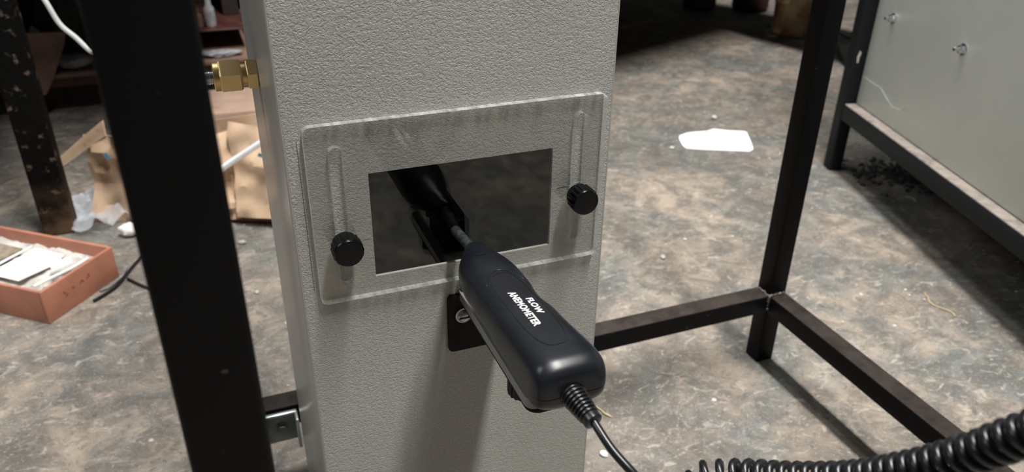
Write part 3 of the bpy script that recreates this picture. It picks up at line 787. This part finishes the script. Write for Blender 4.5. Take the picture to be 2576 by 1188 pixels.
# cables on the floor
bm = bmesh.new(); tube(bm, catmull([(-0.200, 1.117, 0.0030), (-0.187, 1.129, 0.0030), (-0.172, 1.147, 0.0030), (-0.161, 1.172, 0.0030), (-0.152, 1.196, 0.0030), (-0.142, 1.220, 0.0030), (-0.129, 1.243, 0.0030), (-0.111, 1.264, 0.0030)], 10), .0024, 8)
tag(obj('black_cable', bm, M['cord'], None, 180), 'thin black cable curving over the floor beside the terracotta tray', 'cable')
bm = bmesh.new(); tube(bm, catmull([(-0.156, 1.167, 0.0025), (-0.143, 1.148, 0.0025), (-0.130, 1.132, 0.0025), (-0.115, 1.120, 0.0025)], 8), .0022, 8)
tag(obj('black_cable', bm, M['cord'], None, 180), 'short black cable end branching toward the near post', 'cable')
bm = bmesh.new(); tube(bm, catmull([(-0.193, 1.144, 0.0025), (-0.181, 1.151, 0.0025), (-0.168, 1.171, 0.0025), (-0.162, 1.186, 0.0025), (-0.159, 1.205, 0.0025)], 8), .0020, 8)
tag(obj('grey_tube', bm, M['greycloth'], None, 180), 'pale grey tube lying along the right side of the terracotta tray', 'tube')
bm = bmesh.new(); tube(bm, catmull([(1.942, 2.069, .005), (1.891, 1.978, .005), (1.819, 1.876, .005), (1.757, 1.791, .005), (1.717, 1.726, .005), (1.703, 1.685, .005)], 10), .0050, 8)
tag(obj('black_hose', bm, M['cord'], None, 180), 'dark rubber hose curling on the floor behind the right frame post', 'hose')
bm = bmesh.new(); tube(bm, catmull([(1.955, 2.065, .005), (1.955, 2.015, .005), (1.941, 1.951, .005), (1.941, 1.930, .005)], 10), .0028, 8)
tag(obj('black_cable', bm, M['cord'], None, 180), 'thin black cable on the floor farther behind the right frame post', 'cable')

# ------------------------------------------------------------------ machine bed and clutter, back left
mb = thing('machine_base', 'dark red steel machine base running across the back left', 'machine', (0, 0, 0))
def mp(name, mat, *a, bev=.003): return box(name, mat, mb, *a, bev=bev)
mp('shade_plinth', M['darkbrown'], -1.1, .12, 2.05, 2.40, 0, .064)  # dark brown colour stands for the shade beneath the rails
mp('web', M['redsteel'], -1.1, .12, 2.00, 2.40, .064, .088)
mp('upper_rail', M['brownplate'], -1.1, .12, 1.985, 2.42, .0885, .100)
mp('back_plate', M['darkbrown'], -1.1, .12, 2.38, 2.41, .1005, .70)
mp('shade_overhang', M['darkbrown'], -1.1, .12, 1.42, 2.40, .72, .78)  # out-of-view slab added to throw shade on the floor below
mp('shelf', M['redsteel'], -.02, .12, 2.06, 2.38, .150, .156)
mp('upright', M['darkbrown'], .075, .115, 2.20, 2.38, .1565, .70)
mp('side_plate', M['darkbrown'], -.70, -.52, 2.16, 2.38, .1005, .70)
gp = bmesh.new(); prism(gp, [(-.385, .200), (-.262, .196), (-.272, .166), (-.312, .090), (-.327, .067), (-.332, .061), (-.344, .061), (-.349, .067), (-.368, .14)], 0, .006, Matrix(((1, 0, 0, 0), (0, 0, 1, 0), (0, 1, 0, 0), (0, 0, 0, 1))))
gp.transform(Matrix.Translation((0, 1.965, 0))); obj('gusset_plate', gp, M['brownplate'], mb)
bm = bmesh.new(); lathe(bm, [(.008, 0), (.010, .002), (.009, .008), (.004, .010)], 20, axis((-.349, 1.9645, .178), (0, -1, 0))); obj('red_knob', bm, M['red'], mb, 40)
tag(lump('grey_rag', M['greycloth'], (-.268, 2.02, .100), (.040, .025, .016), 2, .35), 'pale grey rag lying on the dark red machine base beside the near post', 'rag')
tag(lump('grey_rag', M['greycloth'], (.045, 2.02, .100), (.05, .02, .007), 22, .35), 'thin pale rag lying on machine base left of the duct', 'rag')
tag(lump('grey_rag', M['greycloth'], (-.372, 2.02, .100), (.022, .022, .080), 8, .3), 'upright grey bundle of rag high behind the chipped post', 'rag')
tag(lump('grey_rag', M['greycloth'], (-.232, 2.18, .100), (.030, .022, .085), 9, .3), 'pale grey rag bundle at the top beside the near post', 'rag')
tag(lump('dark_cloth', M['darkcloth'], (-.290, 2.10, .100), (.045, .030, .075), 4, .35), 'crumpled dark green cloth heap on the machine base', 'cloth')
tag(lump('dark_cloth', M['darkcloth'], (-.46, 2.12, .100), (.05, .05, .05), 14, .4), 'dark cloth heap at the far left edge behind the chipped post', 'cloth')
tag(lump('plastic_pot', M['teal'], (-.326, 1.998, .100), (.016, .012, .055), 3, .15), 'dull grey green plastic pot behind the brown plate', 'pot')
mo = thing('electric_motor', 'dark round enamelled motor body on the floor beside the brass fitting', 'motor', (.062, 1.775, .0))
bm = bmesh.new(); lathe(bm, [(.042, -.052), (.048, -.047), (.048, .047), (.042, .052)], 40, axis((0, 0, .052), (1, 0, 0))); obj('housing', bm, M['motor'], mo, 40)
bm = bmesh.new(); bx(bm, -.045, .045, -.035, .035, 0, .010, bev=.002); obj('foot', bm, M['motor'], mo, 40)
bm = bmesh.new(); lathe(bm, [(.018, 0), (.018, .02), (.010, .024)], 24, axis((.050, 0, .052), (1, 0, 0))); obj('hub', bm, M['motor'], mo, 40)
for k, (x, h, mt) in enumerate(((.010, .05, 'brownplate'), (.040, .075, 'greycloth'))):
    pc = bmesh.new(); lathe(pc, [(.012, 0), (.014, .004), (.012, h * .6), (.007, h * .7), (.007, h)], 20)
    o = obj('small_bottle', pc, M[mt], None, 40); o.location = (x, 2.09, .156)
    tag(o, ['short brown bottle on machine shelf left of the duct', 'taller grey bottle on machine shelf left of the duct'][k], 'bottle')
# silver wire
bm = bmesh.new(); tube(bm, catmull([(-.225, 1.33, .50), (-.205, 1.31, .43), (-.189, 1.30, .392), (-.178, 1.30, .358), (-.162, 1.30, .337), (-.149, 1.30, .318), (-.125, 1.30, .29), (-.10, 1.29, .16), (-.095, 1.28, .004)], 12), .0036, 10)
tag(obj('silver_wire', bm, M['alu'], None, 180), 'thick silvery wire hanging down behind the near black post', 'wire')

# ------------------------------------------------------------------ benches, tin and castings, back right
def bench(label, loc, rz, lx, ly, h, shelf=None):
    t = thing('workbench', label, 'workbench', loc, rz, None)
    for i in range(max(1, round(ly / .2))):
        n = max(1, round(ly / .2)); box('top_board', M['wood'], t, 0, lx, ly * i / n + .001, ly * (i + 1) / n - .001, h - .04, h, bev=.002)
    for x, y in ((.03, .03), (lx - .08, .03), (.03, ly - .08), (lx - .08, ly - .08)):
        box('leg', M['steel'], t, x, x + .05, y, y + .05, 0, h - .041, bev=.003)
    box('rail', M['steel'], t, .08, lx - .08, ly - .07, ly - .04, h - .12, h - .041, bev=.002)
    if shelf: box('shelf', M['wood'], t, .02, lx - .02, .10, ly - .02, shelf, shelf + .02, bev=.002)
    return t
e1 = math.atan2(.358, .934)
b1 = thing('workbench', 'big low dark wooden topped workbench standing at the back centre', 'workbench', (.479, 1.538, 0), e1)
for k in range(6): box('top_board', M['wood'], b1, 0, 1.48, .22 * k + .001, .22 * k + .219, .27, .30, bev=.002)
for x, y in ((.03, .70), (1.39, .90), (.03, 1.24), (1.39, 1.24)): box('leg', M['steel'], b1, x, x + .05, y, y + .05, 0, .269, bev=.003)
box('shade_back_board', M['wood'], b1, .02, 1.46, 1.295, 1.315, .04, .269, bev=.002)  # unseen back, added to keep light from reaching under the bench
box('rail', M['steel'], b1, .02, 1.46, .66, .69, .22, .269, bev=.002)
Lm = (Matrix.Translation((.479, 1.538, 0)) @ Matrix.Rotation(e1, 4, 'Z')).inverted() @ Matrix.Translation((1.554, 1.952, 0)) @ Matrix.Rotation(math.atan2(-.97, .26), 4, 'Z')
bm = bmesh.new(); bx(bm, .0, .40, .004, .34, .272, .298, bev=.002, M4=Lm); obj('side_leaf', bm, M['wood'], b1, 40)
tn = thing('paint_tin', 'battered cream tin with brown rust stains beside the right frame post', 'tin', (1.815, 2.080, 0), R(20))
bm = bmesh.new(); lathe(bm, [(.060, .0005), (.064, .003), (.066, .010), (.064, .014), (.066, .10), (.069, .105), (.066, .11), (.067, .150)], 40); obj('body', bm, M['tin'], tn, 40)
bm = bmesh.new(); lathe(bm, [(.068, .150), (.069, .152), (.069, .158), (.062, .160)], 40); obj('lid', bm, M['rust'], tn, 40)
for k, (x, y, r, lab) in enumerate(((1.735, 2.50, .06, 'dark rusty round casting on the floor at the back, left one'), (1.90, 2.42, .065, 'dark rusty round casting on the floor next to the cream tin'))):
    t = thing('iron_casting', lab, 'casting', (x, y, 0), 0, 'dark castings under the back benches')
    bm = bmesh.new(); lathe(bm, [(r * .8, .0005), (r, .012), (r, .05), (r * .7, .055), (r * .7, .09), (r * .3, .095)], 36); obj('drum', bm, M['rust'], t, 40)
    bm = bmesh.new(); lathe(bm, [(r * .25, .094), (r * .25, .12), (r * .2, .122)], 20); obj('spindle', bm, M['thread'], t, 40)
